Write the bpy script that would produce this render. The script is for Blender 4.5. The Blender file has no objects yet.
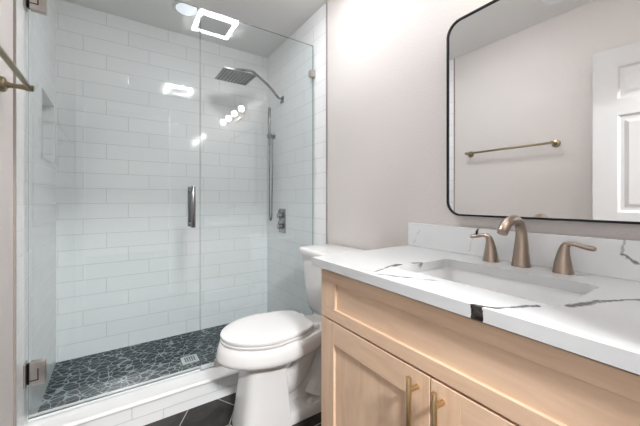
import bpy, bmesh, math, random
from mathutils import Vector, Matrix
S = bpy.context.scene
COL = S.collection
# ------------------------------------------------------------------ camera, world, exposure
cd = bpy.data.cameras.new('camera'); cam = bpy.data.objects.new('camera', cd); COL.objects.link(cam)
cam.location = (0.34, 0.0866, 1.0907)
cam.rotation_euler = (math.radians(90), 0, math.radians(-33.83))
cd.sensor_width = 36; cd.sensor_fit = 'HORIZONTAL'; cd.lens = 302.31 / 640 * 36
cd.shift_y = -13.46 / 640; cd.clip_start = 0.02
S.camera = cam
w = bpy.data.worlds.new('world'); S.world = w; w.use_nodes = True
w.node_tree.nodes['Background'].inputs[0].default_value = (0.95, 0.97, 1, 1)
w.node_tree.nodes['Background'].inputs[1].default_value = 0.3
S.view_settings.view_transform = 'Standard'; S.view_settings.look = 'None'
S.view_settings.gamma = 1; S.view_settings.use_curve_mapping = False
S.view_settings.exposure = 2.18
L_BULB, L_RING, L_HALL_FILL, L_SHOWER = 9.0, 30.0, 100.0, 0.2

# ------------------------------------------------------------------ room numbers
W, D, YT, YG, H, YN = 1.5246, 2.747, 1.7716, 1.92, 2.433, -0.12

# ------------------------------------------------------------------ node helpers
class NT:
    def __init__(s, name):
        s.m = bpy.data.materials.new(name); s.m.use_nodes = True
        s.t = s.m.node_tree; s.t.nodes.clear()
        s.out = s.n('ShaderNodeOutputMaterial')
    def n(s, typ, **kw):
        nd = s.t.nodes.new(typ)
        for k, v in kw.items(): setattr(nd, k, v)
        return nd
    def put(s, sock, v):
        if isinstance(v, bpy.types.NodeSocket): s.t.links.new(v, sock)
        elif v is not None: sock.default_value = v
    def math(s, op, a, b=None, c=None, clamp=False):
        nd = s.n('ShaderNodeMath', operation=op); nd.use_clamp = clamp
        s.put(nd.inputs[0], a)
        if b is not None: s.put(nd.inputs[1], b)
        if c is not None: s.put(nd.inputs[2], c)
        return nd.outputs[0]
    def vm(s, op, a, b=None, scale=None):
        nd = s.n('ShaderNodeVectorMath', operation=op); s.put(nd.inputs[0], a)
        if b is not None: s.put(nd.inputs[1], b)
        if scale is not None: s.put(nd.inputs['Scale'], scale)
        return nd.outputs['Value'] if op in ('LENGTH', 'DOT_PRODUCT', 'DISTANCE') else nd.outputs[0]
    def sep(s, v):
        nd = s.n('ShaderNodeSeparateXYZ'); s.put(nd.inputs[0], v); return nd.outputs
    def comb(s, x=0., y=0., z=0.):
        nd = s.n('ShaderNodeCombineXYZ')
        for i, q in enumerate((x, y, z)): s.put(nd.inputs[i], q)
        return nd.outputs[0]
    def noise(s, vec, scale=5., detail=3., rough=.5, dist=0., color=False):
        nd = s.n('ShaderNodeTexNoise'); s.put(nd.inputs['Vector'], vec)
        nd.inputs['Scale'].default_value = scale; nd.inputs['Detail'].default_value = detail
        nd.inputs['Roughness'].default_value = rough; nd.inputs['Distortion'].default_value = dist
        return nd.outputs['Color' if color else 'Fac']
    def rng(s, v, a, b, c=0., d=1., smooth=False):
        nd = s.n('ShaderNodeMapRange'); nd.clamp = True
        if smooth: nd.interpolation_type = 'SMOOTHSTEP'
        s.put(nd.inputs[0], v)
        for i, q in enumerate((a, b, c, d)): nd.inputs[i + 1].default_value = q
        return nd.outputs[0]
    def mix(s, f, a, b):
        nd = s.n('ShaderNodeMix', data_type='RGBA'); s.put(nd.inputs[0], f)
        s.put(nd.inputs[6], a if isinstance(a, bpy.types.NodeSocket) else (*a, 1))
        s.put(nd.inputs[7], b if isinstance(b, bpy.types.NodeSocket) else (*b, 1))
        return nd.outputs[2]
    def bump(s, h, strength=.3, dist=.002):
        nd = s.n('ShaderNodeBump'); s.put(nd.inputs['Height'], h)
        nd.inputs['Strength'].default_value = strength; nd.inputs['Distance'].default_value = dist
        return nd.outputs[0]
    def pos(s): return s.n('ShaderNodeNewGeometry').outputs['Position']
    def obj(s): return s.n('ShaderNodeTexCoord').outputs['Object']
    def bsdf(s, color, rough=.5, metal=0., spec=.5, normal=None, **kw):
        b = s.n('ShaderNodeBsdfPrincipled')
        s.put(b.inputs['Base Color'], color if isinstance(color, bpy.types.NodeSocket) else (*color, 1))
        s.put(b.inputs['Roughness'], rough); s.put(b.inputs['Metallic'], metal)
        b.inputs['Specular IOR Level'].default_value = spec
        if normal is not None: s.put(b.inputs['Normal'], normal)
        for k, v in kw.items(): s.put(b.inputs[k], v)
        s.t.links.new(b.outputs[0], s.out.inputs[0]); return s.m

def paint(name, c, bump=.5, scale=120, rough=.6):
    t = NT(name); p = t.pos()
    h = t.noise(p, scale, 2., .5)
    return t.bsdf(c, rough, normal=t.bump(h, bump, .003), spec=.3)

def tile(name, axis, L=.4, hh=.1065, v0=.104, x0=.275, g=.0022, col=(.87, .875, .875), shift=True):
    t = NT(name); p = t.pos(); s = t.sep(p)
    u = s[axis]; v = t.math('DIVIDE', t.math('SUBTRACT', s[2], v0), hh)
    row = t.math('FLOOR', v); fv = t.math('FRACT', v)
    uu = t.math('DIVIDE', t.math('SUBTRACT', u, x0), L)
    uu = t.math('ADD', uu, t.math('DIVIDE', row, 3.0))
    fu = t.math('FRACT', uu)
    dv = t.math('MULTIPLY', t.math('MINIMUM', fv, t.math('SUBTRACT', 1., fv)), hh)
    du = t.math('MULTIPLY', t.math('MINIMUM', fu, t.math('SUBTRACT', 1., fu)), L)
    d = t.math('MINIMUM', du, dv)
    m = t.rng(d, g * .45, g * .9)
    wn = t.n('ShaderNodeTexWhiteNoise', noise_dimensions='2D')
    t.put(wn.inputs[0], t.comb(t.math('FLOOR', uu), row, 0.))
    k = t.rng(wn.outputs[0], 0, 1, 0, .6)
    c = t.mix(k, col, tuple(q * .955 for q in col))
    c = t.mix(m, (.56, .56, .55), c)
    hgt = t.math('ADD', t.rng(d, 0, g * 1.6), t.math('MULTIPLY', t.noise(p, 9., 1.), .35))
    tilt = t.math('MULTIPLY', t.math('MULTIPLY', t.math('SUBTRACT', wn.outputs[0], .5), fu), .25)
    return t.bsdf(c, t.rng(m, 0, 1, .7, .07), normal=t.bump(t.math('ADD', hgt, tilt), .22, .003))

def hexfloor(name):
    t = NT(name); p = t.pos(); s = t.sep(p)
    F = .237; cx, cy = .7215, 1.666
    X = t.math('DIVIDE', t.math('SUBTRACT', s[1], cy), F); Y = t.math('DIVIDE', t.math('SUBTRACT', s[0], cx), F)
    R3 = 1.7320508
    def half(ox, oy):
        gx = t.math('SUBTRACT', t.math('FLOORED_MODULO', t.math('ADD', X, ox), 1.0), .5)
        gy = t.math('SUBTRACT', t.math('FLOORED_MODULO', t.math('ADD', Y, oy), R3), R3 / 2)
        return gx, gy
    def hd(g):
        ax = t.math('ABSOLUTE', g[0]); ay = t.math('ABSOLUTE', g[1])
        return t.math('SUBTRACT', .5, t.math('MAXIMUM', ax, t.math('ADD', t.math('MULTIPLY', ax, .5), t.math('MULTIPLY', ay, .8660254))))
    d = t.math('MULTIPLY', t.math('MAXIMUM', hd(half(.5, R3 / 2)), hd(half(0., 0.))), F)
    m = t.rng(d, .0015, .0028)
    n1 = t.noise(p, 7., 6., .62, 1.2); n2 = t.noise(p, 26., 4., .6)
    c = t.mix(t.rng(n1, .35, .75), (.006, .0055, .005), (.045, .039, .034))
    c = t.mix(t.rng(n2, .62, .8, 0, .35), c, (.11, .10, .095))
    c = t.mix(m, (.42, .39, .36), c)
    return t.bsdf(c, t.rng(m, 0, 1, .8, .38), normal=t.bump(m, .4, .002), spec=.3)

def pebbles(name):
    t = NT(name); p = t.pos()
    wv = t.vm('ADD', p, t.vm('SCALE', t.noise(p, 9., 2., color=True), scale=.03))
    wv = t.vm('MULTIPLY', wv, (1., 1.25, 0.))
    def vor(feat):
        v = t.n('ShaderNodeTexVoronoi', feature=feat); t.put(v.inputs['Vector'], wv); v.inputs['Scale'].default_value = 20.5; return v
    vo, v2 = vor('DISTANCE_TO_EDGE'), vor('F1')
    d = t.math('SUBTRACT', vo.outputs['Distance'], t.math('MULTIPLY', t.math('MAXIMUM', t.math('SUBTRACT', v2.outputs['Distance'], .5), 0.), .10))
    m = t.rng(d, .012, .05)
    cs = t.sep(v2.outputs['Color'])
    c = t.mix(cs[0], (.002, .006, .010), (.010, .022, .031))
    c = t.mix(t.rng(t.noise(p, 60., 3.), .5, .8, 0, .4), c, (.022, .034, .042))
    c = t.mix(m, (.30, .345, .35), c)
    return t.bsdf(c, t.rng(m, 0, 1, .8, .42), normal=t.bump(t.rng(d, .03, .2), .2, .004), spec=.2)

def wood(name, axis, c1=(.80, .585, .415), c2=(.56, .365, .235)):
    t = NT(name); p = t.obj()
    sc = [26., 26., 26.]; sc[axis] = 1.6
    q = t.vm('MULTIPLY', p, tuple(sc))
    warp = t.vm('ADD', q, t.vm('SCALE', t.noise(p, 3., 2., color=True), scale=2.4))
    n1 = t.noise(warp, .9, 6., .6, .6)
    sc2 = [150., 150., 150.]; sc2[axis] = 5.
    n2 = t.noise(t.vm('MULTIPLY', p, tuple(sc2)), 1., 2.)
    n3 = t.noise(p, 4.5, 2.)
    f = t.math('ADD', t.math('MULTIPLY', t.rng(n1, .34, .74), .55), t.math('MULTIPLY', n2, .42))
    c = t.mix(f, c1, c2)
    c = t.mix(t.rng(n3, .4, .7, 0, .28), c, (.76, .54, .40))
    return t.bsdf(c, .42, normal=t.bump(n2, .06, .001), spec=.35)

def metal(name, c, rough, brushed=0):
    t = NT(name); p = t.obj()
    n = t.noise(t.vm('MULTIPLY', p, (300., 300., 20.)), 1., 2.)
    return t.bsdf(c, t.rng(n, .3, .7, rough * .95, rough * 1.05), metal=1.)

def plain(name, c, rough=.5, spec=.5, metal=0.):
    t = NT(name); p = t.obj()
    n = t.noise(p, 40., 2.)
    return t.bsdf(c, t.rng(n, .3, .7, rough * .93, rough * 1.07), metal, spec)

def emit(name, c, s):
    t = NT(name); e = t.n('ShaderNodeEmission'); e.inputs[0].default_value = (*c, 1); e.inputs[1].default_value = s
    t.t.links.new(e.outputs[0], t.out.inputs[0]); return t.m

def glass(name, tint):
    t = NT(name); tr = t.n('ShaderNodeBsdfTransparent'); tr.inputs[0].default_value = (*tint, 1)
    gl = t.n('ShaderNodeBsdfGlossy'); gl.inputs['Roughness'].default_value = .0; gl.inputs[0].default_value = (1, 1, 1, 1)
    fr = t.n('ShaderNodeFresnel'); fr.inputs[0].default_value = 1.5
    # the same reflectance whichever side of the pane a ray meets
    lw = t.n('ShaderNodeLayerWeight'); lw.inputs[0].default_value = .5
    f = t.math('ADD', .04, t.math('MULTIPLY', t.math('POWER', lw.outputs['Facing'], 5.), .96), clamp=True)
    mx = t.n('ShaderNodeMixShader'); t.put(mx.inputs[0], f)
    t.t.links.new(tr.outputs[0], mx.inputs[1]); t.t.links.new(gl.outputs[0], mx.inputs[2])
    t.t.links.new(mx.outputs[0], t.out.inputs[0]); return t.m

def quartz(name, segs, patches, k0=1.):
    """white quartz with grey-black veins; segs in object coordinates: (a, b, width, darkness)"""
    t = NT(name); p = t.obj()
    n = t.vm('SUBTRACT', t.noise(p, 16., 5., .65, color=True), (.5, .5, .5))
    q = t.vm('ADD', p, t.vm('SCALE', n, scale=.035))
    c = t.mix(t.rng(t.noise(p, 5., 4., .6, 1.), .5, .8, 0, .5), tuple(k0 * q for q in (.60, .605, .61)), tuple(k0 * q for q in (.56, .565, .585)))
    wn = t.noise(p, 45., 3., .7)
    for a, b, wd, dk, col in segs:
        ba = tuple(b[i] - a[i] for i in range(3)); L2 = sum(x * x for x in ba)
        pa = t.vm('SUBTRACT', q, a)
        hh = t.math('DIVIDE', t.vm('DOT_PRODUCT', pa, ba), L2, clamp=True)
        d = t.vm('LENGTH', t.vm('SUBTRACT', pa, t.vm('SCALE', ba, scale=hh)))
        d = t.math('SUBTRACT', d, t.math('MULTIPLY', t.math('SUBTRACT', wn, .42), wd * 2.2))
        m = t.rng(d, wd * .6, wd * 1.7, dk, 0.)
        c = t.mix(m, c, col)
    for lo, hi, col in patches:
        s = t.sep(q); m = None
        for i in range(3):
            k = t.math('MULTIPLY', t.math('GREATER_THAN', s[i], lo[i]), t.math('LESS_THAN', s[i], hi[i]))
            m = k if m is None else t.math('MULTIPLY', m, k)
        cc = t.mix(t.rng(wn, .4, .65), col, (.055, .05, .045))
        c = t.mix(m, c, cc)
    return t.bsdf(c, .16)

M = dict(
    ventw=plain('bright white enamel', (.92, .93, .95), .3),
    hallp=paint('hall paint', (.45, .44, .43)),
    wall=paint('wall paint', (.68, .635, .612)), ceil=paint('ceiling paint', (.84, .825, .81), .12),
    tx=tile('white subway tile', 0), ty=tile('white subway tile side', 1, x0=.2),
    curb=tile('white curb tile', 0, hh=.062, v0=-.015, x0=.53), hexf=hexfloor('black hex tile'), peb=pebbles('black pebble tile'),
    cap=plain('white stone', (.8, .79, .78), .25), trimw=plain('white trim paint', (.72, .71, .70), .4),
    doorw=plain('white door paint', (.62, .612, .612), .35),
    porc=plain('white porcelain', (.76, .745, .73), .09, .6), seat=plain('white seat plastic', (.75, .735, .725), .16),
    basin=plain('white basin porcelain', (.80, .80, .80), .1, .6),
    nickel=metal('brushed nickel', (.50, .455, .425), .3), chrome=metal('dark satin chrome', (.27, .275, .28), .22),
    bronze=metal('champagne bronze', (.40, .32, .26), .32), brass=metal('satin brass', (.60, .43, .235), .3),
    abrass=metal('aged brass', (.30, .245, .155), .3),
    black=plain('black metal paint', (.005, .006, .010), .45, .3), dark=plain('dark grey rubber', (.02, .02, .02), .6),
    mirror=metal('mirror silver', (.93, .94, .94), .0),
    wy=wood('maple along', 1), wz=wood('maple upright', 2), wx=wood('maple inside', 0, (.5, .36, .25), (.42, .29, .18)),
    glass=glass('clear shower glass', (.965, .984, .986)), gedge=plain('green glass edge', (.27, .34, .33), .15),
    sweep=plain('clear vinyl', (.66, .69, .69), .3),
    bulb=emit('lit bulb', (1, .97, .94), L_BULB), ring=emit('lit led ring', (.96, .98, 1), L_RING),
    slamp=emit('frosted shower lens', (.92, .96, 1), L_SHOWER), hall=emit('hall fill lamp lens', (.97, .985, 1), L_HALL_FILL),
    grille=plain('light grey plastic', (.5, .5, .5), .5), drainm=metal('pale satin steel', (.7, .7, .69), .35),
    ltrim=plain('taupe tile edge', (.34, .30, .27), .5), tedge=plain('grey tile edge', (.28, .27, .26), .5), 
    slot=plain('dark slot', (.03, .03, .03), .6), vback=plain('grey vent throat', (.2, .2, .21), .7),
)

# ------------------------------------------------------------------ mesh helpers (world coordinates)
LOC = {}
def bm_new(): return bmesh.new()
def box(bm, x0, x1, y0, y1, z0, z1, bev=0., seg=2):
    vs = [bm.verts.new((x, y, z)) for x in (x0, x1) for y in (y0, y1) for z in (z0, z1)]
    fs = [(0, 1, 3, 2), (4, 6, 7, 5), (0, 4, 5, 1), (2, 3, 7, 6), (0, 2, 6, 4), (1, 5, 7, 3)]
    F = [bm.faces.new([vs[i] for i in f]) for f in fs]
    if bev:
        es = set(e for f in F for e in f.edges)
        bmesh.ops.bevel(bm, geom=list(es), offset=bev, segments=seg, affect='EDGES', profile=.5)
    return bm
def bx(*a, **k): return box(bm_new(), *a, **k)
def frame_of(d):
    d = d.normalized(); up = Vector((0, 0, 1)) if abs(d.z) < .9 else Vector((0, 1, 0))
    a = d.cross(up).normalized(); return a, a.cross(d).normalized()
def loft(bm, rings, cap=True, closed=True):
    R = [[bm.verts.new(p) for p in r] for r in rings]
    n = len(R[0])
    for a, b in zip(R, R[1:]):
        for i in range(n if closed else n - 1):
            j = (i + 1) % n
            bm.faces.new((a[i], a[j], b[j], b[i]))
    if cap:
        bm.faces.new(list(reversed(R[0]))); bm.faces.new(R[-1])
    return bm
def tube(bm, pts, r, n=14, smooth=0, sx=1., sy=1.):
    P = [Vector(p) for p in pts]; rs = r if isinstance(r, (list, tuple)) else [r] * len(P)
    if smooth:
        Q, RR = [], []
        for i in range(len(P) - 1):
            p0, p1, p2, p3 = P[max(i - 1, 0)], P[i], P[i + 1], P[min(i + 2, len(P) - 1)]
            for k in range(smooth):
                s = k / smooth
                Q.append(.5 * ((2 * p1) + (p2 - p0) * s + (2 * p0 - 5 * p1 + 4 * p2 - p3) * s * s + (3 * p1 - p0 - 3 * p2 + p3) * s ** 3))
                RR.append(rs[i] * (1 - s) + rs[i + 1] * s)
        Q.append(P[-1]); RR.append(rs[-1]); P, rs = Q, RR
    rings = []; a = None
    for i, p in enumerate(P):
        d = (P[min(i + 1, len(P) - 1)] - P[max(i - 1, 0)]).normalized()
        if a is None: a, b = frame_of(d)
        else:
            a = (a - d * a.dot(d)).normalized(); b = a.cross(d).normalized()
        rings.append([p + (a * math.cos(2 * math.pi * k / n) * sx + b * math.sin(2 * math.pi * k / n) * sy) * rs[i] for k in range(n)])
    return loft(bm, rings)
def cyl(bm, p, q, r0, r1=None, n=28, bev=0.):
    p, q = Vector(p), Vector(q); r1 = r0 if r1 is None else r1
    if bev:
        d = (q - p).normalized()
        return tube(bm, [p, p + d * bev * .01, p + d * bev, q - d * bev, q - d * bev * .01, q], [r0 - bev, r0 - bev * .6, r0, r1, r1 - bev * .6, r1 - bev], n)
    return tube(bm, [p, q], [r0, r1], n)
def rrect(cx, cy, hx, hy, r, n=6):
    out = []
    for sx, sy, a0 in ((1, 1, 0), (-1, 1, 90), (-1, -1, 180), (1, -1, 270)):
        for k in range(n + 1):
            a = math.radians(a0 + 90 * k / n)
            out.append((cx + sx * (hx - r) + r * math.cos(a), cy + sy * (hy - r) + r * math.sin(a)))
    return out
def obj(name, bm, mat, parent=None, loc=None, smooth=35, mods=None, **props):
    base = LOC[parent.name] if parent else Vector(loc or (0, 0, 0))
    bmesh.ops.recalc_face_normals(bm, faces=bm.faces)
    for v in bm.verts: v.co -= base
    me = bpy.data.meshes.new(name); bm.to_mesh(me); bm.free()
    for m in (mat if isinstance(mat, list) else [mat]): me.materials.append(m)
    if smooth:
        for p in me.polygons: p.use_smooth = True
        try: me.set_sharp_from_angle(angle=math.radians(smooth))
        except Exception: pass
    o = bpy.data.objects.new(name, me); COL.objects.link(o)
    if parent: o.parent = parent
    else: o.location = base
    LOC[o.name] = base
    for k, v in props.items(): o[k] = v
    return o
def thing(name, loc, label, cat, group=None):
    o = bpy.data.objects.new(name, None); COL.objects.link(o); o.location = loc; LOC[o.name] = Vector(loc)
    o.empty_display_size = .05
    o['label'] = label; o['category'] = cat
    if group: o['group'] = group
    return o
def struct(name, bm, mat, **k):
    return obj(name, bm, mat, kind='structure', **k)

# ------------------------------------------------------------------ the room
T = .1
struct('floor', bx(-1.3, W + T, -3.5, YT + .03, -.06, 0), M['hexf'], smooth=0)
struct('ceiling', bx(-1.3, W + T, -3.5, D + T, H, H + .06), M['ceil'], smooth=0)
wl = struct('wall_left', bx(-T, -.004, YN - .1, YT, 0, H), M['wall'], smooth=0)
wr = struct('wall_right', bx(W, W + T, -3.5, YT, 0, H), M['wall'], smooth=0)
struct('wall_back', bx(-T, W + T, D, D + T, -.06, H), M['tx'], smooth=0)
# tiled side walls of the shower, the left one with a niche
ny0, ny1, nz0, nz1, nd = 2.289, 2.70, 1.318, 1.698, .09
b = bm_new()
box(b, -T, 0, YT, ny0, 0, H); box(b, -T, 0, ny1, D, 0, H); box(b, -T, 0, ny0, ny1, 0, nz0); box(b, -T, 0, ny0, ny1, nz1, H)
box(b, -T, -nd, ny0, ny1, nz0, nz1)
struct('wall_shower_left', b, M['ty'], smooth=0)
struct('wall_shower_right', bx(W - .004, W + T, YT, D, 0, H), M['ty'], smooth=0)
struct('trim_1', bx(W - .008, W + .002, YT - .009, YT, 0, H, bev=.001), M['tedge'], smooth=0)
struct('trim_2', bx(-.006, .004, YT - .010, YT, 0, H, bev=.001), M['ltrim'], smooth=0)
# niche edge trim
b = bm_new()
e = .006
box(b, -e, .002, ny0, ny1, nz0 - e, nz0); box(b, -.004, .002, ny0 - .004, ny0, nz0 - e, nz1)
struct('trim_3', b, M['grille'], smooth=0)
struct('shower_floor', bx(0, W, YT + .03, D, -.06, .0), M['peb'], smooth=0)
# curb: tiled face and a cap sloping inwards
b = bm_new()
loft(b, [[(x, YT, 0), (x, 1.985, 0), (x, 1.985, .083), (x, YT, .107)] for x in (0, W)])
sc = struct('shower_curb', b, M['curb'], smooth=0)
b = bm_new()
prof = [(YT - .004, .105), (YT - .007, .112), (YT - .004, .119), (YT + .004, .123), (1.90, .103), (1.985, .099), (1.99, .093), (1.988, .083), (YT + .02, .104)]
loft(b, [[(x, y, z) for y, z in prof] for x in (0, W)])
obj('curb_cap', b, M['cap'], sc)
# front wall with the doorway the camera looks in from, hall beyond
struct('wall_front', box(box(bx(-1.3, .045, YN - .1, YN, 0, H), .86, W + T, YN - .1, YN, 0, H), .045, .86, YN - .1, YN, 2.06, H), M['wall'], smooth=0)
struct('wall_hall_left', bx(-1.3, -1.2, -3.5, YN, 0, H), M['hallp'], smooth=0)
struct('wall_hall', bx(-1.3, W + T, -3.6, -3.5, 0, H), M['hallp'], smooth=0)
b = bm_new()
box(b, .045, .060, YN - .1, YN + .012, 0, 2.045); box(b, .845, .86, YN - .1, YN + .012, 0, 2.045); box(b, .045, .86, YN - .1, YN + .012, 2.045, 2.06)
box(b, .86, .92, YN, YN + .015, 0, 2.11, bev=.003); box(b, .0, .86, YN, YN + .012, 2.06, 2.11, bev=.003)
struct('trim_4', b, M['trimw'], smooth=0)
struct('baseboard_left', bx(-.004, .010, YN + .02, YT - .012, 0, .09, bev=.003), M['trimw'], smooth=0)
struct('baseboard_right', bx(W - .013, W, 1.08, YT - .012, 0, .09, bev=.003), M['trimw'], smooth=0)

# door leaf standing open against the left wall
def door_leaf():
    Wd, Hd, Td = .78, 2.02, .035
    y0 = -.046
    x_of = lambda y: .109 - (.734 - y) * .104 + .0        # front face
    root = None
    b = bm_new()
    xs = [0, .115, .345, .435, .665, Wd]; zs = [0, .22, .85, 1.0, 1.60, 1.70, 1.90, Hd]
    pan = [(1, 1), (3, 1), (1, 3), (3, 3), (1, 5), (3, 5)]
    grid = {}
    def V(i, k, dx=0.): return b.verts.new((dx, xs[i], zs[k]))
    for i in range(len(xs)):
        for k in range(len(zs)): grid[i, k] = V(i, k)
    for i in range(len(xs) - 1):
        for k in range(len(zs) - 1):
            f = b.faces.new((grid[i, k], grid[i + 1, k], grid[i + 1, k + 1], grid[i, k + 1]))
            if (i, k) in pan:
                def ring(ins, dx): return [b.verts.new((dx, y, z)) for y, z in ((xs[i] + ins, zs[k] + ins), (xs[i + 1] - ins, zs[k] + ins), (xs[i + 1] - ins, zs[k + 1] - ins), (xs[i] + ins, zs[k + 1] - ins))]
                v0 = list(f.verts); b.faces.remove(f); prev = v0
                for ins, dx in ((.012, -.009), (.03, -.009), (.05, -.003)):
                    r = ring(ins, dx)
                    for q in range(4): b.faces.new((prev[q], prev[(q + 1) % 4], r[(q + 1) % 4], r[q]))
                    prev = r
                b.faces.new(prev)
    # back and edges
    back = [b.verts.new((-Td, y, z)) for y, z in ((0, 0), (Wd, 0), (Wd, Hd), (0, Hd))]
    b.faces.new(list(reversed(back)))
    nx, nz = len(xs) - 1, len(zs) - 1
    b.faces.new([grid[i, 0] for i in range(nx + 1)] + [back[1], back[0]])
    b.faces.new([grid[i, nz] for i in range(nx, -1, -1)] + [back[3], back[2]])
    b.faces.new([grid[0, k] for k in range(nz, -1, -1)] + [back[0], back[3]])
    b.faces.new([grid[nx, k] for k in range(nz + 1)] + [back[2], back[1]])
    ang = -math.atan(.104)
    mt = Matrix.Translation((x_of(y0), y0, .012)) @ Matrix.Rotation(ang, 4, 'Z')
    b.transform(mt)
    o = struct('door_1', b, M['doorw'], smooth=0, loc=(x_of(y0), y0, .012))
    o['label'] = 'white six-panel door standing open against the left wall, seen in the mirror'
    for z in (.25, 1.0, 1.8):
        h = bm_new(); cyl(h, (x_of(y0) - .018, y0 - .006, z - .045), (x_of(y0) - .018, y0 - .006, z + .045), .006, n=12); obj('hinge', h, M['nickel'], o)
door_leaf()

# ------------------------------------------------------------------ lamps and ceiling fittings
def fan_light():
    cx, cy, s = .955, 1.395, .136
    t = thing('ceiling_fan_light', (cx, cy, H), 'square ceiling fan with a glowing ring around its grey grille, mirrored in the shower glass', 'ceiling light')
    b = bm_new(); o_, i_ = s, s - .025
    z0, z1 = H - .022, H
    for (xa, xb, ya, yb) in ((-o_, o_, i_, o_), (-o_, o_, -o_, -i_), (-o_, -i_, -i_, i_), (i_, o_, -i_, i_)):
        box(b, cx + xa, cx + xb, cy + ya, cy + yb, z0, z0 + .012)
    obj('light_ring', b, M['ring'], t, smooth=0, label='glowing white square ring')
    obj('housing', bx(cx - o_ - .006, cx + o_ + .006, cy - o_ - .006, cy + o_ + .006, z0 + .012, z1, bev=.003), M['trimw'], t)
    b = bx(cx - i_, cx + i_, cy - i_, cy + i_, z0 - .003, z0 + .011, bev=.002)
    for k in range(7):
        yy = cy - i_ + .02 + k * (2 * i_ - .04) / 6
        box(b, cx - i_ + .015, cx + i_ - .015, yy - .003, yy + .003, z0 - .006, z0 - .003)
    obj('grille', b, M['grille'], t, smooth=0)
fan_light()
def recessed():
    c = (.745, 2.375)
    t = thing('recessed_light', (*c, H), 'round recessed light in the ceiling above the shower', 'ceiling light')
    b = bm_new(); cyl(b, (*c, H - .006), (*c, H), .086, .095, n=40)
    obj('trim_ring', b, M['trimw'], t)
    b = bm_new(); cyl(b, (*c, H - .009), (*c, H - .005), .070, n=40)
    obj('lens', b, M['slamp'], t)
recessed()
def vent():
    x0, x1, y0, y1 = .19, .49, .80, .945
    t = thing('air_vent', ((x0 + x1) / 2, (y0 + y1) / 2, H), 'white slotted air vent in the ceiling, its corner seen at the top of the mirror', 'vent')
    b = bm_new(); g = .018
    box(b, x0, x1, y0, y0 + g, H - .008, H); box(b, x0, x1, y1 - g, y1, H - .008, H); box(b, x0, x0 + g, y0, y1, H - .008, H); box(b, x1 - g, x1, y0, y1, H - .008, H)
    obj('vent_frame', b, M['ventw'], t, smooth=0)
    obj('backing', bx(x0 + g, x1 - g, y0 + g, y1 - g, H - .003, H), M['vback'], t, smooth=0)
    b = bm_new(); n = 16
    for k in range(n):
        x = x0 + g + (k + .5) * (x1 - x0 - 2 * g) / n
        box(b, x - .0065, x + .0065, y0 + g, y1 - g, H - .007, H - .003)
    obj('slats', b, M['ventw'], t, smooth=0)
vent()
def hall_fill_lamp():  # added fill light, out of view: brightens the vanity fronts and lower room
    t = thing('hall_fill_lamp', (.42, -1.2, H), 'added fill lamp, round and flush, out of view on the hall ceiling beyond the doorway', 'ceiling light')
    b = bm_new(); cyl(b, (.42, -1.2, H - .02), (.42, -1.2, H), .205, n=40); obj('fill_lamp_base', b, M['trimw'], t)
    b = bm_new(); tube(b, [(.42, -1.2, H - .02), (.42, -1.2, H - .034), (.42, -1.2, H - .044), (.42, -1.2, H - .047)], [.198, .19, .13, .03], 40); obj('lens', b, M['hall'], t)
hall_fill_lamp()
def vanity_light():
    z = 2.03; ys = (.0, .22, .44, .66)
    t = thing('vanity_light', (W, .33, z), 'four-bulb bar light on the wall above the black-framed mirror', 'wall light')
    b = bx(W - .025, W, .18, .48, z - .02, z + .10, bev=.006); obj('back_plate', b, M['bronze'], t)
    b = bm_new(); cyl(b, (W - .06, -.05, z + .075), (W - .06, .71, z + .075), .010); cyl(b, (W - .06, .33, z + .075), (W - .02, .33, z + .075), .012)
    obj('bar', b, M['bronze'], t)
    for y in ys:
        b = bm_new(); tube(b, [(W - .06, y, z + .075), (W - .09, y, z + .085), (W - .105, y, z + .07), (W - .105, y, z + .045)], [.007, .007, .007, .016], 12, 4)
        so = obj('socket', b, M['bronze'], t)
        b = bm_new(); bmesh.ops.create_uvsphere(b, u_segments=24, v_segments=14, radius=.033, matrix=Matrix.Translation((W - .105, y, z + .012)))
        obj('bulb', b, M['bulb'], so)
vanity_light()

# ------------------------------------------------------------------ shower glass
def pane(x0, x1, z0, z1, th=.010, slope=0.):
    b = bx(x0, x1, YG - th / 2, YG + th / 2, z0, z1)
    b.normal_update()
    for f in b.faces: f.material_index = 0 if abs(f.normal.y) > .9 else 1
    return b
ZG0, ZG1, SEAM = .112, 2.194, .738
def sdoor():
    t = thing('shower_door', (.372, YG, ZG0), 'clear frameless glass shower door hinged on the left tile wall', 'shower door')
    p = obj('door_glass', pane(.012, SEAM - .003, ZG0 + .006, ZG1), [M['glass'], M['gedge']], t, smooth=0)
    obj('door_sweep', bx(.012, SEAM - .003, YG - .007, YG + .007, ZG0 - .006, ZG0 + .006, bev=.001), M['sweep'], t, smooth=0)
    for zc in (.318, 1.985):
        hi = zc > 1
        b = bm_new()
        box(b, .018, .072, YG - .018, YG + .018, zc - .052, zc + .052, bev=.003)
        h = obj('hinge', b, M['nickel'], t, label='brushed nickel hinge')
        obj('wall_plate', bx(.0005, .008, YG - .028, YG + .028, zc - .052, zc + .052, bev=.002), M['nickel'], h)
        b = bm_new(); cyl(b, (.014, YG, zc - .045), (.014, YG, zc + .045), .008, n=16); obj('pivot', b, M['black'], h)
        b = bm_new()   # raised cut-out step on the plate
        box(b, .019, .048, YG - .0192, YG - .0172, zc - .030, zc - .025); box(b, .044, .049, YG - .0192, YG - .0172, zc - .030, zc + .022)
        obj('slot', b, M['slot'], h, smooth=0)
    b = bm_new(); x, z0, z1 = .690, .935, 1.165
    for s in (-1, 1):
        yy = YG + s * .045
        cyl(b, (x, yy, z0), (x, yy, z1), .0125, n=20, bev=.003)
    for z in (z0 + .02, z1 - .02): cyl(b, (x, YG - .045, z), (x, YG + .045, z), .009, n=16)
    obj('pull_handle', b, M['chrome'], t, label='satin metal pull handle')
sdoor()
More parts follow.
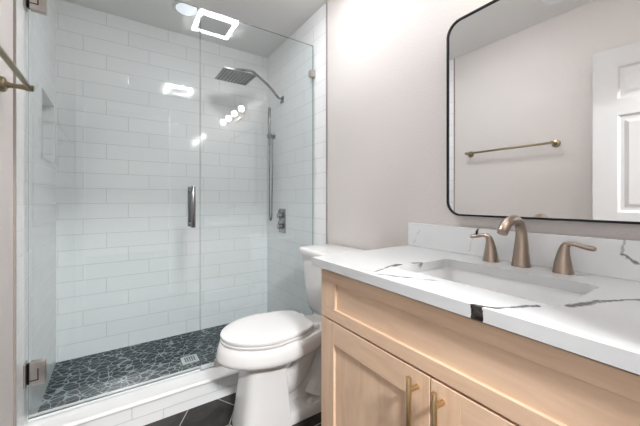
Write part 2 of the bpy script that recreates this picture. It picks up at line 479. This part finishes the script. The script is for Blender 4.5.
def spanel():
    t = thing('glass_panel', ((SEAM + W) / 2, YG, ZG0), 'fixed clear glass panel to the right of the shower door', 'glass panel')
    obj('panel_glass', pane(SEAM + .002, 1.507, ZG0 - .008, ZG1), [M['glass'], M['gedge']], t, smooth=0)
    b = bx(1.478, W - .0045, YG - .016, YG + .016, 1.966, 2.014, bev=.003); obj('wall_clip', b, M['nickel'], t)
    b = bx(.818, .868, YG - .016, YG + .016, .1005, .142, bev=.003); obj('curb_clip', b, M['nickel'], t)
spanel()

# ------------------------------------------------------------------ shower fittings
def shower_head():
    t = thing('rainfall_shower', (W, 2.426, 1.948), 'square rain shower head on an angled arm high on the right tile wall', 'shower head')
    b = bx(W - .014, W - .0045, 2.398, 2.454, 1.920, 1.976, bev=.003); obj('flange', b, M['chrome'], t)
    b = bm_new(); tube(b, [(W - .01, 2.426, 1.948), (W - .05, 2.426, 1.965), (1.40, 2.426, 2.035), (1.285, 2.426, 2.112), (1.245, 2.426, 2.128), (1.19, 2.424, 2.124), (1.125, 2.42, 2.112), (1.108, 2.42, 2.098), (1.108, 2.42, 2.07)], .0105, 14, 6)
    obj('arm', b, M['chrome'], t)
    h = bx(.982, 1.237, 2.295, 2.545, 2.047, 2.056, bev=.002); cyl(h, (1.108, 2.42, 2.056), (1.108, 2.42, 2.078), .03, .018)
    hh = obj('head_plate', h, M['chrome'], t)
    b = bm_new()
    for i in range(9):
        for k in range(9):
            x = 1.005 + i * .0262; y = 2.316 + k * .026
            cyl(b, (x, y, 2.0445), (x, y, 2.047), .0045, n=8)
    obj('nozzles', b, M['dark'], hh, smooth=0)
shower_head()
def hand_shower():
    x, y = W - .055, 2.585
    t = thing('hand_shower', (W, y, 1.66), 'slim metal hand shower with a hose on the right tile wall', 'hand shower')
    b = bm_new(); cyl(b, (W - .0045, y, 1.66), (W - .018, y, 1.66), .024); cyl(b, (W - .018, y, 1.66), (x - .012, y, 1.66), .012); box(b, x - .018, x + .018, y - .018, y + .018, 1.64, 1.68, bev=.005)
    obj('bracket', b, M['chrome'], t)
    b = bm_new(); tube(b, [(x, y, 1.58), (x, y, 1.66), (x, y, 1.70), (x, y, 1.905), (x, y, 1.915)], [.008, .011, .011, .0135, .009], 16); obj('wand', b, M['chrome'], t)
    b = bm_new(); tube(b, [(x, y, 1.585), (x, y, 1.4), (x + .001, y + .001, 1.1), (x + .004, y + .002, .94), (x + .014, y + .002, .905), (x + .023, y + .002, .94), (x + .026, y + .001, 1.1), (x + .028, y, 1.4), (x + .028, y, 1.648)], .0065, 12, 8)
    obj('hose', b, M['chrome'], t)
hand_shower()
def valve():
    t = thing('shower_valve', (W, 2.426, .908), 'rectangular metal shower valve plate with two knobs', 'shower valve')
    obj('plate', bx(W - .012, W - .0045, 2.366, 2.486, .805, 1.012, bev=.003), M['chrome'], t)
    for z in (.955, .86):
        b = bm_new(); cyl(b, (W - .012, 2.426, z), (W - .05, 2.426, z), .024, .021, bev=.002); k = obj('knob', b, M['chrome'], t)
        b = bm_new(); box(b, W - .048, W - .038, 2.421, 2.431, z, z + .045, bev=.002); obj('lever', b, M['chrome'], k)
valve()
def drain():
    t = thing('floor_drain', (.75, 2.292, 0), 'square steel drain in the black pebble shower floor', 'drain')
    obj('drain_frame', bx(.698, .802, 2.240, 2.344, 0, .004, bev=.001), M['drainm'], t)
    b = bm_new()
    for i in range(5):
        for k in range(5):
            x = .722 + i * .014; y = 2.264 + k * .014
            box(b, x - .0045, x + .0045, y - .0045, y + .0045, .0035, .0048)
    obj('drain_holes', b, M['slot'], t, smooth=0)
drain()

# ------------------------------------------------------------------ towel bar
def towel_bar():
    z, x, y0, y1 = 1.500, .072, .962, 1.604
    t = thing('towel_bar', (0, (y0 + y1) / 2, z), 'aged brass towel bar on the left wall, mirrored in the vanity mirror', 'towel bar')
    b = bm_new(); cyl(b, (x, y0 - .012, z), (x, y1 + .012, z), .0085, n=18, bev=.002); obj('rod', b, M['abrass'], t)
    for y in (y0, y1):
        b = bm_new(); tube(b, [(.012, y, z), (.022, y, z), (.04, y, z), (.058, y, z), (.064, y, z), (x + .012, y, z)], [.013, .0095, .0085, .010, .013, .011], 18)
        p = obj('post', b, M['abrass'], t)
        b = bm_new(); tube(b, [(-.004, y, z), (.004, y, z), (.010, y, z), (.014, y, z)], [.027, .027, .023, .012], 24); obj('rosette', b, M['abrass'], p)
towel_bar()

# ------------------------------------------------------------------ toilet
def toilet():
    yc = 1.49
    t = thing('toilet', (1.1, yc, 0), 'white elongated two-piece toilet with its lid closed', 'toilet')
    def egg(z, tip, um, back, w, wb=.25, p=3.0, n=56):
        out = []
        for k in range(n):
            a = 2 * math.pi * k / n; c, s = math.cos(a), math.sin(a)
            if c < 0: u = um + c * (um - tip); v = w * s * (1 - .04 * c * c)
            else:
                e = 2 / p
                u = um + (abs(c) ** e) * (back - um); v = w * (abs(s) ** e) * (1 if s >= 0 else -1)
                v *= 1 - wb * ((u - um) / (back - um)) ** 1.5
            out.append((u, yc + v, z))
        return out
    # bowl: rim down to the undercut
    b = bm_new()
    prof = [(.245, .90, 1.00, 1.08, .070), (.290, .86, 1.00, 1.13, .100), (.316, .805, 1.00, 1.19, .138), (.332, .760, .99, 1.25, .160), (.340, .735, .985, 1.29, .174), (.347, .722, .98, 1.29, .1815),
            (.356, .716, .98, 1.29, .185), (.367, .715, .98, 1.29, .1855), (.395, .722, .98, 1.29, .181), (.418, .730, .98, 1.29, .176), (.4225, .736, .98, 1.285, .171)]
    loft(b, [egg(*q[:4], q[4], wb=.30) for q in prof])
    bowl = obj('bowl', b, M['porc'], t, smooth=50)
    # pedestal with a crisp rear edge
    b = bm_new()
    def ped(z, x0, x1, hw):
        r = .055; out = []
        pts = rrect((x0 + x1) / 2, yc, (x1 - x0) / 2, hw, .012, 4)
        out = []
        for (x, y) in pts: out.append((x, y, z))
        return out
    def pedring(z, x0, x1, hw, n=14):
        out = []
        r = hw * .72
        for k in range(n + 1):      # front: superellipse
            a = math.pi / 2 + math.pi * k / n
            c, s = math.cos(a), math.sin(a); e = 2 / 3.6
            out.append((x0 + .11 - .11 * abs(c) ** e, yc + hw * (abs(s) ** e) * (1 if s >= 0 else -1), z))
        for (x, y) in ((x1 - .004, -hw), (x1, -hw + .004), (x1, hw - .004), (x1 - .004, hw)): out.append((x, yc + y, z))
        return out
    loft(b, [pedring(0, .802, 1.042, .118), pedring(.012, .801, 1.041, .118), pedring(.10, .816, 1.034, .108), pedring(.22, .832, 1.026, .101), pedring(.30, .839, 1.02, .099), pedring(.345, .842, 1.016, .100)])
    obj('pedestal', b, M['porc'], t, smooth=40)
    # rear: foot plate, trapway and the web above it
    b = bm_new()
    loft(b, [[(x, y, z) for x, y in rrect(1.17, yc, .165 - i, .115 - i, .03)] for z, i in ((0, 0), (.040, 0), (.052, .006), (.056, .02))])
    obj('foot', b, M['porc'], t, smooth=40)
    b = bm_new()
    tube(b, [(.98, yc, .20), (1.05, yc, .17), (1.11, yc, .185), (1.165, yc, .26), (1.205, yc, .315), (1.25, yc, .30), (1.275, yc, .22), (1.27, yc, .13), (1.245, yc, .05)], [.078, .074, .068, .064, .062, .062, .064, .07, .085], 24, 5, 1., 1.1)
    box(b, 1.0, 1.27, yc - .03, yc + .03, .04, .36, bev=.02)
    obj('trapway', b, M['porc'], t, smooth=60)
    for s in (-1, 1):
        b = bm_new(); tube(b, [(1.16, yc + s * .088, .053), (1.16, yc + s * .088, .063), (1.16, yc + s * .088, .075), (1.16, yc + s * .088, .079)], [.019, .018, .012, .003], 20); obj('bolt_cap', b, M['seat'], t)
    # seat and lid
    b = bm_new()
    loft(b, [egg(z, tip, .965, 1.180, wv, wb=.28, p=6) for z, tip, wv in ((.4258, .752, .160), (.4272, .738, .171), (.436, .735, .174), (.4385, .738, .172), (.4400, .748, .163))])
    for u, v in ((.80, .10), (.80, -.10), (1.12, .09), (1.12, -.09)): box(b, u - .012, u + .012, yc + v - .008, yc + v + .008, .421, .4262)
    obj('seat', b, M['seat'], t, smooth=50)
    b = bm_new()
    loft(b, [egg(z, tip, .965, bk, wv, wb=.28, p=7) for z, tip, wv, bk in ((.4440, .750, .161, 1.170), (.4452, .738, .1725, 1.178), (.458, .735, .174, 1.179), (.461, .737, .1725, 1.178), (.4625, .742, .169, 1.174), (.465, .77, .15, 1.15), (.467, .85, .085, 1.06))])
    obj('lid', b, M['seat'], t, smooth=50)
    for s in (-1, 1):
        b = bm_new(); box(b, 1.182, 1.215, yc + s * .075 - .022, yc + s * .075 + .022, .4225, .446, bev=.008, seg=3); obj('hinge', b, M['seat'], t)
    # tank
    b = bm_new()
    def tk(z, xf, hw, r): return [(x, y, z) for x, y in rrect((xf + W - .015) / 2, yc, (W - .015 - xf) / 2, hw, r, 8)]
    loft(b, [tk(.415, 1.325, .175, .05), tk(.425, 1.312, .188, .05), tk(.46, 1.302, .196, .05), tk(.60, 1.284, .206, .05), tk(.768, 1.270, .214, .05)])
    obj('tank', b, M['porc'], t, smooth=40)
    b = bm_new()
    loft(b, [tk(.764, 1.262, .218, .05), tk(.766, 1.256, .224, .055), tk(.786, 1.251, .228, .058), tk(.795, 1.253, .226, .056), tk(.800, 1.26, .220, .05), tk(.802, 1.28, .205, .04)])
    obj('tank_lid', b, M['porc'], t, smooth=50)
    b = bm_new(); box(b, 1.285, 1.46, yc - .10, yc + .10, .38, .42, bev=.01); obj('tank_mount', b, M['porc'], t)
toilet()

# ------------------------------------------------------------------ vanity
XF = .982     # plane of the door fronts
def vanity():
    t = thing('vanity_cabinet', (1.25, .46, 0), 'pale maple vanity cabinet with shaker doors under the white counter', 'cabinet')
    b = bm_new(); y0, y1 = YN + .003, 1.040
    z1 = .838
    box(b, XF + .020, W - .002, y0, y1, .10, .60); box(b, XF + .020, XF + .04, y0, y1, .60, .80); box(b, XF + .04, W - .002, y1 - .018, y1, .60, z1); box(b, XF + .04, W - .002, y0, y0 + .018, .60, z1)
    obj('body', b, M['wz'], t, smooth=0)
    obj('toe_kick', bx(XF + .07, W - .002, y0, y1, 0, .10), M['wz'], t, smooth=0)
    def shaker(name, ya, yb, za, zb, st, rl, rec, horiz):
        x0 = XF; x1 = XF + .0195
        if horiz: pieces_h = [(ya, yb, za, za + rl), (ya, yb, zb - rl, zb)]; pieces_v = [(ya, ya + st, za + rl, zb - rl), (yb - st, yb, za + rl, zb - rl)]
        else: pieces_h = [(ya + st, yb - st, za, za + rl), (ya + st, yb - st, zb - rl, zb)]; pieces_v = [(ya, ya + st, za, zb), (yb - st, yb, za, zb)]
        m = M['wy'] if horiz else M['wz']
        fr = obj(name, bx(x0 + rec, x1, ya + st - .001, yb - st + .001, za + rl - .001, zb - rl + .001), m, t, smooth=0)
        for nm, ps, mm in (('stile', pieces_v, M['wz']), ('rail', pieces_h, M['wy'])):
            for p in ps: obj(nm, bx(x0, x1, p[0] + .0001, p[1] - .0001, p[2], p[3], bev=.0008, seg=1), mm, fr, smooth=0)
        return fr
    shaker('drawer_front', .072, 1.036, 0.657, .829, .086, .040, .009, True)
    for ya, yb, hy in ((.5565, 1.036, .594), (.072, .5535, .520)):
        d = shaker('door', ya, yb, 0.115, .650, .078, .078, .009, False)
        b = bm_new(); x = XF - .033
        cyl(b, (x, hy, .445), (x, hy, .643), .0068, n=18, bev=.001)
        for z in (.478, .610): cyl(b, (x, hy, z), (XF, hy, z), .005, .0065, n=14)
        obj('handle', b, M['brass'], d, label='satin brass bar pull')
    obj('filler_strip', bx(XF + .001, XF + .02, y0, .069, .10, z1), M['wz'], t, smooth=0)
vanity()
ZC = .87
def counter():
    x0, x1, y0, y1 = .9584, W - .001, YN + .003, 1.066
    z0, z1 = .8406, ZC
    lx, ly = 1.24, .545
    loc = Vector((lx, ly, z0))
    A = lambda x, y, z=ZC: tuple(Vector((x, y, z)) - loc)
    bl, gr, lt = (.012, .011, .013), (.10, .095, .10), (.30, .30, .31)
    segs = [
        (A(.962, .43), A(.985, .398), .004, 1., bl), (A(.985, .398), A(1.012, .382), .003, .9, gr), (A(1.012, .382), A(1.065, .358), .0045, .9, gr),
        (A(1.118, .318), A(1.212, .294), .005, .9, gr), (A(1.212, .294), A(1.30, .246), .004, .9, gr), (A(1.30, .246), A(1.42, .20), .004, .8, gr),
        (A(1.0, .765), A(1.106, .790), .003, .9, gr), (A(1.102, .783), A(1.138, .790), .0075, 1., bl), (A(1.196, .778), A(1.214, .772), .008, 1., bl),
        (A(.982, .735), A(1.06, .595), .003, .8, gr), (A(1.02, .66), A(1.035, .635), .0025, .9, gr), (A(.96, .86), A(1.0, .765), .0015, .5, lt),
        (A(1.05, .60), A(1.09, .52), .0015, .4, lt), (A(1.40, .20), A(1.50, .28), .003, .6, lt)]
    patches = [(A(.93, .417, .80), A(.967, .440, .90), (.006, .005, .005))]
    mq = quartz('veined white quartz', segs, patches)
    b = bm_new()
    def rv(pts, z): return [b.verts.new((x, y, z)) for x, y in pts]
    outer = [(x0, y0), (x1, y0), (x1, y1), (x0, y1)]
    hole = rrect((1.092 + 1.362) / 2, ly, (1.362 - 1.092) / 2, .218, .022, 5)
    ot, ht, ob, hb = rv(outer, z1), rv(hole, z1), rv(outer, z0), rv(hole, z0)
    for ring_o, ring_h in ((ot, ht), (ob, hb)):
        es = []
        for r in (ring_o, ring_h):
            for i in range(len(r)): es.append(b.edges.new((r[i], r[(i + 1) % len(r)])))
        bmesh.ops.triangle_fill(b, use_beauty=True, edges=es)
    for a_, c_ in ((ot, ob), (ht, hb)):
        for i in range(len(a_)):
            j = (i + 1) % len(a_); b.faces.new((a_[i], a_[j], c_[j], c_[i]))
    t = obj('countertop', b, mq, loc=loc, smooth=0)
    t['label'] = 'white quartz countertop with dark veins on the maple vanity'; t['category'] = 'countertop'
    B = lambda y, z: tuple(Vector((W - .02, y, z)) - loc)
    bs = [(B(.718, .982), B(.724, .965), .003, 1., bl), (B(.724, .965), B(.733, .95), .004, 1., bl),
          (B(.314, .98), B(.318, .937), .0022, .7, lt), (B(.318, .937), B(.288, .92), .003, .8, gr),
          (B(1.03, .885), B(.995, .95), .0022, .35, lt), (B(.995, .95), B(.92, .982), .0022, .35, lt), (B(.765, .872), B(.74, .945), .002, .35, lt), (B(.2, .98), B(.12, .88), .003, .6, lt)]
    bo = obj('backsplash', bx(W - .021, W - .001, y0, 1.060, ZC + .0004, .9789, bev=.001), quartz('veined white quartz upright', bs, [], 1.34), loc=loc, smooth=0)
    bo['label'] = 'low white quartz backsplash with thin veins along the wall behind the faucet'; bo['category'] = 'backsplash'
counter()
def sink():
    cx, cy, hx, hy = 1.227, .545, .135, .218
    t = thing('sink_basin', (cx, cy, .84), 'white rectangular sink basin set under the veined counter', 'sink')
    b = bm_new()
    R = lambda z, i, r: [(x, y, z) for x, y in rrect(cx, cy, hx - i, hy - i, r, 6)]
    ins = [R(.8402, -.03, .03), R(.8402, -.004, .026), R(.832, -.002, .026), R(.80, .004, .026), R(.735, .012, .028), R(.722, .018, .03), R(.714, .032, .03), R(.708, .10, .03)]
    outs = [R(.698, .10, .03), R(.706, .03, .04), R(.72, .005, .04), R(.80, -.008, .035), R(.828, -.012, .035), R(.828, -.03, .03)]
    loft(b, ins + outs, cap=False)
    # close floor inside and outside
    b.verts.ensure_lookup_table(); n = 28
    b.faces.new([b.verts[(len(ins) - 1) * n + k] for k in range(n)]) if False else None
    v = list(b.verts)
    bmesh.ops.bridge_loops(b, edges=[]) if False else None
    ring_a = v[:n]; ring_z = v[-n:]
    for k in range(n):
        j = (k + 1) % n; b.faces.new((ring_z[k], ring_z[j], ring_a[j], ring_a[k]))
    obj('basin', b, M['basin'], t, smooth=45)
    b = bm_new(); loft(b, [[(x, y, z) for x, y in rrect(cx, cy, hx - .095, hy - .095, .03, 6)] for z in (.700, .7085)]); obj('basin_floor', b, M['basin'], t, smooth=45)
    b = bm_new(); tube(b, [(cx, cy, .7085), (cx, cy, .713), (cx, cy, .714)], [.03, .029, .022], 28); obj('drain', b, M['bronze'], t, label='round metal sink drain')
sink()

# ------------------------------------------------------------------ faucet
def faucet():
    x = 1.453; ZC = .8706
    t = thing('faucet', (x, .549, ZC), 'champagne bronze widespread faucet with arched spout and two lever handles', 'faucet')
    y = .549
    b = bm_new()
    # spout: flared base, square-ish neck, arch, tip turned down
    path = [(x, y, ZC), (x, y, ZC + .006), (x + .002, y, ZC + .05), (x + .004, y, ZC + .095), (x - .002, y, ZC + .124), (x - .025, y, ZC + .149), (x - .060, y, ZC + .154), (x - .095, y, ZC + .144), (x - .118, y, ZC + .126), (x - .126, y, ZC + .115)]
    rad = [.0285, .0275, .022, .0175, .0155, .0150, .0150, .0150, .0155, .0150]
    tube(b, path, rad, 20, 5)
    for v in b.verts: v.co.z = max(v.co.z, ZC)
    obj('spout', b, M['bronze'], t, smooth=60)
    for s, yy in ((1, .647), (-1, .435)):
        b = bm_new(); tube(b, [(x, yy, ZC), (x, yy, ZC + .004), (x, yy, ZC + .03), (x, yy + s * .001, ZC + .055), (x, yy + s * .004, ZC + .075), (x, yy + s * .010, ZC + .088)], [.0265, .026, .0215, .0165, .0125, .009], 20, 4)
        for v in b.verts: v.co.z = max(v.co.z, ZC)
        h = obj('handle', b, M['bronze'], t, smooth=60)
        b = bm_new(); tube(b, [(x, yy + s * .002, ZC + .080), (x, yy + s * .012, ZC + .089), (x, yy + s * .030, ZC + .0885), (x, yy + s * .052, ZC + .083), (x, yy + s * .070, ZC + .081), (x, yy + s * .076, ZC + .081)], [.008, .0085, .0072, .0076, .0088, .0050], 16, 4, 1.25, .85)
        obj('lever', b, M['bronze'], h, smooth=60)
faucet()

# ------------------------------------------------------------------ mirror
def mirror():
    y0, y1, z0, z1 = -.045, .852, 1.024, 1.830
    t = thing('wall_mirror', (W, (y0 + y1) / 2, z0), 'large mirror with rounded corners and a thin black frame above the counter', 'mirror')
    cy, cz, hy, hz, r = (y0 + y1) / 2, (z0 + z1) / 2, (y1 - y0) / 2, (z1 - z0) / 2, .06
    fw = .007
    xo, xi, xb = W - .028, W - .024, W
    P = lambda i, rr, x: [(x, a, c) for a, c in rrect(cy, cz, hy - i, hz - i, rr, 10)]
    b = bm_new()
    rings = [P(0, r, xb), P(0, r, xo + .001), P(.001, r, xo), P(fw - .001, r - fw, xo), P(fw, r - fw, xo + .001), P(fw, r - fw, xi + .004)]
    loft(b, rings, cap=False); 
    obj('frame', b, M['black'], t, smooth=40)
    b = bm_new(); loft(b, [P(fw - .0005, r - fw, W - .002), P(fw - .0005, r - fw, W - .022)]); obj('mirror_glass', b, M['mirror'], t, smooth=0)
mirror()
